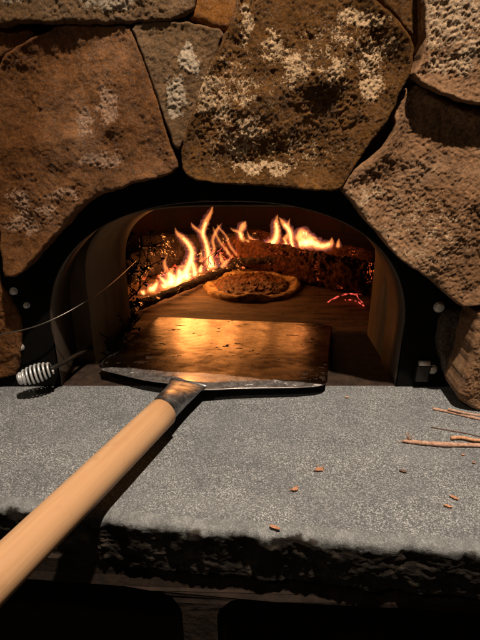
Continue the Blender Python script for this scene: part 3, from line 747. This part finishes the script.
# flames -------------------------------------------------------------
def flame_mat(name, col, s, base_col=None):
    mt = bpy.data.materials.new(name); mt.use_nodes = True; nt = mt.node_tree; nt.nodes.clear()
    out = nt.nodes.new('ShaderNodeOutputMaterial'); em = nt.nodes.new('ShaderNodeEmission')
    em.inputs['Color'].default_value = (*col, 1); em.inputs['Strength'].default_value = s
    nt.links.new(em.outputs[0], out.inputs['Volume']); return mt
FL_O = flame_mat('flame_orange', (1, .32, .06), 62); FL_M = flame_mat('flame_amber', (1, .26, .05), 26); FL_Y = flame_mat('flame_yellow', (1, .50, .17), 140); FL_D = flame_mat('flame_faint', (.9, .22, .16), 7); FL_P = flame_mat('flame_violet', (.40, .14, .42), 2.2)
fire = thing('fire', (0, .6, 0), 'lively orange wood fire with tall curling flames along the logs', 'fire')
def flame(px, wd, y, mat, fl=.5, wob=.012, name='flame'):
    """px: image-plane guide of the tongue, placed at depth y with its own sway in depth"""
    ph = random.uniform(0, 6)
    pts = [atY(a, b, y + wob * math.sin(ph + i * 1.1)) for i, (a, b) in enumerate(px)]
    for p in pts: p.z = max(p.z, .004)
    sp_ = spline(pts, 7); k = (sp_[0] - CAM).length / F
    wv = lerps(wd, len(sp_)); wv = [max(w * k * .5, .0004) * (1 + .13 * math.sin(ph + 1.7 * i)) for i, w in enumerate(wv)]
    return mesh(name, *tube(sp_, wv, 12, flat=1.0, up=(0, 1, 0)), mat, fire)
def tongue(px, wd, y, core=True):
    wd = [w * .88 for w in wd]
    flame(px, wd, y, FL_O)
    flame([(a + random.uniform(-.5, .5), b) for a, b in px], [w * 1.45 for w in wd], y + .003, FL_M)
    flame([(a + random.uniform(-1.5, 1.5), b) for a, b in px], [w * 2.1 for w in wd], y + .005, FL_D)
    if core: flame(px[:max(3, int(len(px) * .8))], [w * .6 for w in wd[:max(3, int(len(wd) * .8))]], y - .001, FL_Y)
tongue([(184, 284), (186, 272), (190, 262), (192, 253), (189, 245), (183, 238), (177, 233), (175, 227)], [12, 10, 7, 6.5, 6, 5, 3, 0], .56)
tongue([(195, 276), (194, 268), (191, 260), (191, 253)], [7, 6, 5, 2], .56)
tongue([(150, 294), (153, 289), (157, 283), (156, 278)], [9, 8, 4, 0], .46)
tongue([(163, 291), (166, 284), (160, 277), (158, 275)], [9, 7, 3, 0], .48)
tongue([(170, 288), (172, 280), (170, 274), (174, 268)], [12, 12, 7, 0], .5)
tongue([(179, 285), (180, 277), (179, 270), (182, 264)], [10, 9, 5, 0], .52)
tongue([(212, 270), (210, 262), (208, 252), (206, 243), (203, 233), (206, 222), (211, 212), (213, 204)], [11, 9, 6, 5, 5, 5, 3, 0], .66)
tongue([(204, 234), (198, 230), (193, 226), (191, 222)], [4, 3, 2.5, 0], .66, False)
tongue([(209, 262), (214, 250), (213, 240), (217, 230), (222, 223)], [4, 3, 3, 3, 0], .67, False)
tongue([(232, 258), (226, 250), (220, 242), (215, 232), (213, 226)], [3, 2.5, 2.5, 2, 0], .66, False)
tongue([(238, 256), (230, 246), (226, 236), (219, 228), (217, 224)], [2.5, 2.5, 2, 2, 0], .68, False)
tongue([(260, 248), (252, 244), (243, 240), (240, 233), (243, 226), (246, 221)], [8, 7, 5, 4, 6, 0], .70)
tongue([(262, 250), (259, 244), (250, 238), (247, 230)], [4, 4, 3, 0], .71, False)
tongue([(243, 236), (238, 232), (233, 230), (230, 227)], [4, 3, 2, 0], .70, False)
tongue([(268, 246), (275, 240), (277, 231), (276, 223), (278, 214)], [8, 7, 6, 5, 0], .72)
tongue([(293, 248), (291, 240), (290, 232), (284, 224), (279, 217)], [5, 5, 5, 5, 0], .70)
tongue([(284, 240), (289, 233), (288, 226), (290, 218)], [4, 4, 3.5, 0], .71, False)
tongue([(299, 244), (310, 242), (321, 246), (330, 244), (332, 237)], [9, 10, 7, 6, 0], .58)
tongue([(300, 240), (302, 233), (309, 237), (318, 239)], [10, 8, 6, 0], .60, False)
for a_, b_, h_, w_, yy_ in ((246, 250, 8, 5, .72), (254, 251, 6, 5, .70), (272, 249, 9, 6, .71), (285, 248, 10, 6, .69), (306, 246, 7, 6, .60), (338, 247, 9, 4, .52), (200, 272, 8, 6, .60), (188, 279, 10, 7, .55), (176, 286, 9, 8, .50), (144, 297, 7, 6, .44), (222, 262, 12, 4, .66), (166, 270, 16, 4, .52), (201, 262, 14, 4, .63), (160, 262, 9, 3, .60), (228, 254, 9, 3, .7)):
    tongue([(a_, b_), (a_ + random.uniform(-2, 2), b_ - h_ * .5), (a_ + random.uniform(-3, 3), b_ - h_)], [w_, w_ * .7, 0], yy_, w_ > 4.5)
tongue([(222, 268), (226, 262), (232, 258)], [5, 4, 0], .62, False)
flame([(255, 262), (262, 250), (268, 240)], [18, 20, 0], .70, FL_P); flame([(282, 262), (290, 250), (300, 243)], [18, 16, 0], .66, FL_P)

# ------------------------------------------------------------------ twigs and chips on the counter
def stick(name, px, r, mat, label, cat='twig', z=None, fork=None):
    t = None
    pts = [atZ(a, b, (z[i] if z else r * 1.02)) for i, (a, b) in enumerate(px)]
    v, f = tube(spline(pts, 5), lerps(r if hasattr(r, '__len__') else [r, r * .8], (len(pts) - 1) * 5 + 1), 9, jitter=.10)
    o = mesh(name, v, f, mat); setp(o, label, cat, 'twigs lying on the counter'); return o
stick('twig', [(433, 408.5), (445, 411), (460, 414.5), (480, 419), (505, 424)], .0021, TWIG, 'pale twig nearest the foot of the right stone', z=[.002] * 5)
stick('twig', [(448, 409), (465, 413), (485, 416), (510, 418)], .0017, TWIG, 'pinkish twig crossing just behind the pale one by the right stone', z=[.0065, .0062, .005, .002])
stick('twig', [(431, 427), (447, 430), (464, 433), (490, 439)], .0008, TWIGD, 'hair-thin dark twig in the middle of the twigs', z=[.001] * 4)
t3 = thing('twig', atZ(440, 443, 0), 'thickest knobbly twig with a splintered frayed left end', 'twig', 'twigs lying on the counter')
v, f = tube(spline([atZ(403, 441, .003), atZ(415, 442, .003), atZ(430, 443.5, .0035), (atZ(447, 444.5, .0034)), atZ(465, 445, .003), atZ(500, 446, .003)], 5), lerps([.0016, .0028, .0026, .0034, .0026, .0026], 26), 10, jitter=.14)
mesh('stem', v, f, TWIG, t3)
mb = MB(); q = atZ(408, 441, .003)
for dx, dz, dy in ((-.004, .014, 0), (.001, .012, .002), (-.014, .001, -.001), (.006, .010, -.003)):
    mb.add(tube([q, q + Vector((dx * .5, dy * .5, dz * .6)), q + Vector((dx, dy, dz))], [.0011, .0007, .0003], 5))
mb.build('splinter', TWIG, t3)
stick('twig', [(451, 438), (462, 437.5), (475, 440), (500, 441)], .0024, simple('twig_orange', (.45, .2, .1), (.7, .42, .25), 260), 'short orange stub of twig resting against the thickest one', z=[.0035, .004, .0045, .004])
def chip(px, py, L_, W_, ang, label, mat=CHIP, curl=.3, star=False):
    c = atZ(px, py, .0012); a = R(ang); u = Vector((math.cos(a), math.sin(a), 0)); w_ = Vector((-u.y, u.x, 0)); V = []; n1, n2 = 8, 4
    rnd = random.Random(int(px * 7 + py))
    for i in range(n1 + 1):
        t = i / n1 * 2 - 1
        for j in range(n2 + 1):
            s = j / n2 * 2 - 1; ww = W_ * (1 - .65 * t * t) * (1 + rnd.uniform(-.22, .22))
            V.append(c + u * (t * L_) + w_ * (s * ww) + Vector((0, 0, curl * W_ * s * s + .18 * L_ * t * t * curl * 2 + rnd.uniform(0, .0003))))
    Fc = [(i * (n2 + 1) + j, (i + 1) * (n2 + 1) + j, (i + 1) * (n2 + 1) + j + 1, i * (n2 + 1) + j + 1) for i in range(n1) for j in range(n2)]
    if star:
        k = len(V)
        for (aa, l2) in star:
            d = Vector((math.cos(R(aa)), math.sin(R(aa)), .25)); pd = Vector((-d.y, d.x, 0)); b0 = len(V)
            V += [c + pd * .0012, c - pd * .0012, c + d * l2 + pd * .0004, c + d * l2 - pd * .0003]; Fc.append((b0, b0 + 1, b0 + 3, b0 + 2))
    o = mesh('wood_chip', V, Fc, mat); solid(o, .0008, 1); setp(o, label, 'wood chip', 'bark chips scattered on the counter'); return o
chip(319, 470, .0050, .0030, 20, 'star-shaped orange bark chip, farthest back of the larger chips', star=[(100, .007), (200, .007), (330, .007), (30, .008)])
chip(295, 490, .0042, .0026, 30, 'curled chip with raised tip just in front of the star-shaped one', star=[(70, .006), (190, .007)], curl=.6)
chip(403, 471.5, .0045, .0018, -28, 'small dark brown chip alone between the star-shaped chip and the twigs', mat=TWIGD)
chip(454, 498, .0050, .0019, -40, 'upper chip of the close pair near the right side')
chip(448, 506.5, .0045, .0017, -25, 'lower chip of the close pair near the right side')
chip(275, 528, .0058, .0020, -22, 'long orange chip lying on the front lip of the counter')
chip(347, 397.5, .0028, .0017, 0, 'tiny pale chip behind the peel shadow near the oven mouth', mat=TWIG)
chip(463, 455, .0022, .0014, 10, 'tiny pink fleck just below the thickest twig')
chip(474, 463, .0022, .0012, -30, 'tiny pink fleck below the twigs near the right edge')

# ------------------------------------------------------------------ lights
def lamp(name, loc, e, col, rad, kind='POINT', target=None, spot=None):
    l = bpy.data.lights.new(name, kind); l.energy = e; l.color = col
    if kind in ('POINT', 'SPOT'): l.shadow_soft_size = rad
    o = bpy.data.objects.new(name, l); C.objects.link(o); o.location = loc
    if target: o.rotation_euler = (Vector(target) - Vector(loc)).to_track_quat('-Z', 'Y').to_euler()
    if spot: l.spot_size = R(spot); l.spot_blend = 1.0
    return o
lamp('lamp_overhead', (.20, -.62, 1.70), 185, (1, .83, .65), .022, 'SPOT', (.09, -.22, .08), 56)
lamp('lamp_side', (-.70, -1.05, 1.25), 6.5, (1, .80, .58), .04)
FC = (1, .37, .09)
for i, (x, y, z, e) in enumerate([(-.12, .50, .09, .95), (-.04, .60, .13, .65), (.05, .70, .15, .30), (.15, .66, .14, .22), (-.17, .46, .05, .32)]):
    lamp('firelight', (x, y, z), e, FC, .045)
w = bpy.data.worlds.new('World'); bpy.context.scene.world = w; w.use_nodes = True
w.node_tree.nodes['Background'].inputs[0].default_value = (1, .8, .6, 1); w.node_tree.nodes['Background'].inputs[1].default_value = .012
sc = bpy.context.scene
sc.view_settings.view_transform = 'Standard'; sc.view_settings.look = 'None'; sc.view_settings.exposure = 0; sc.view_settings.gamma = 1
sc.cycles.use_denoising = True; sc.cycles.max_bounces = 6; sc.cycles.caustics_reflective = False; sc.cycles.caustics_refractive = False
sc.cycles.sample_clamp_indirect = 4
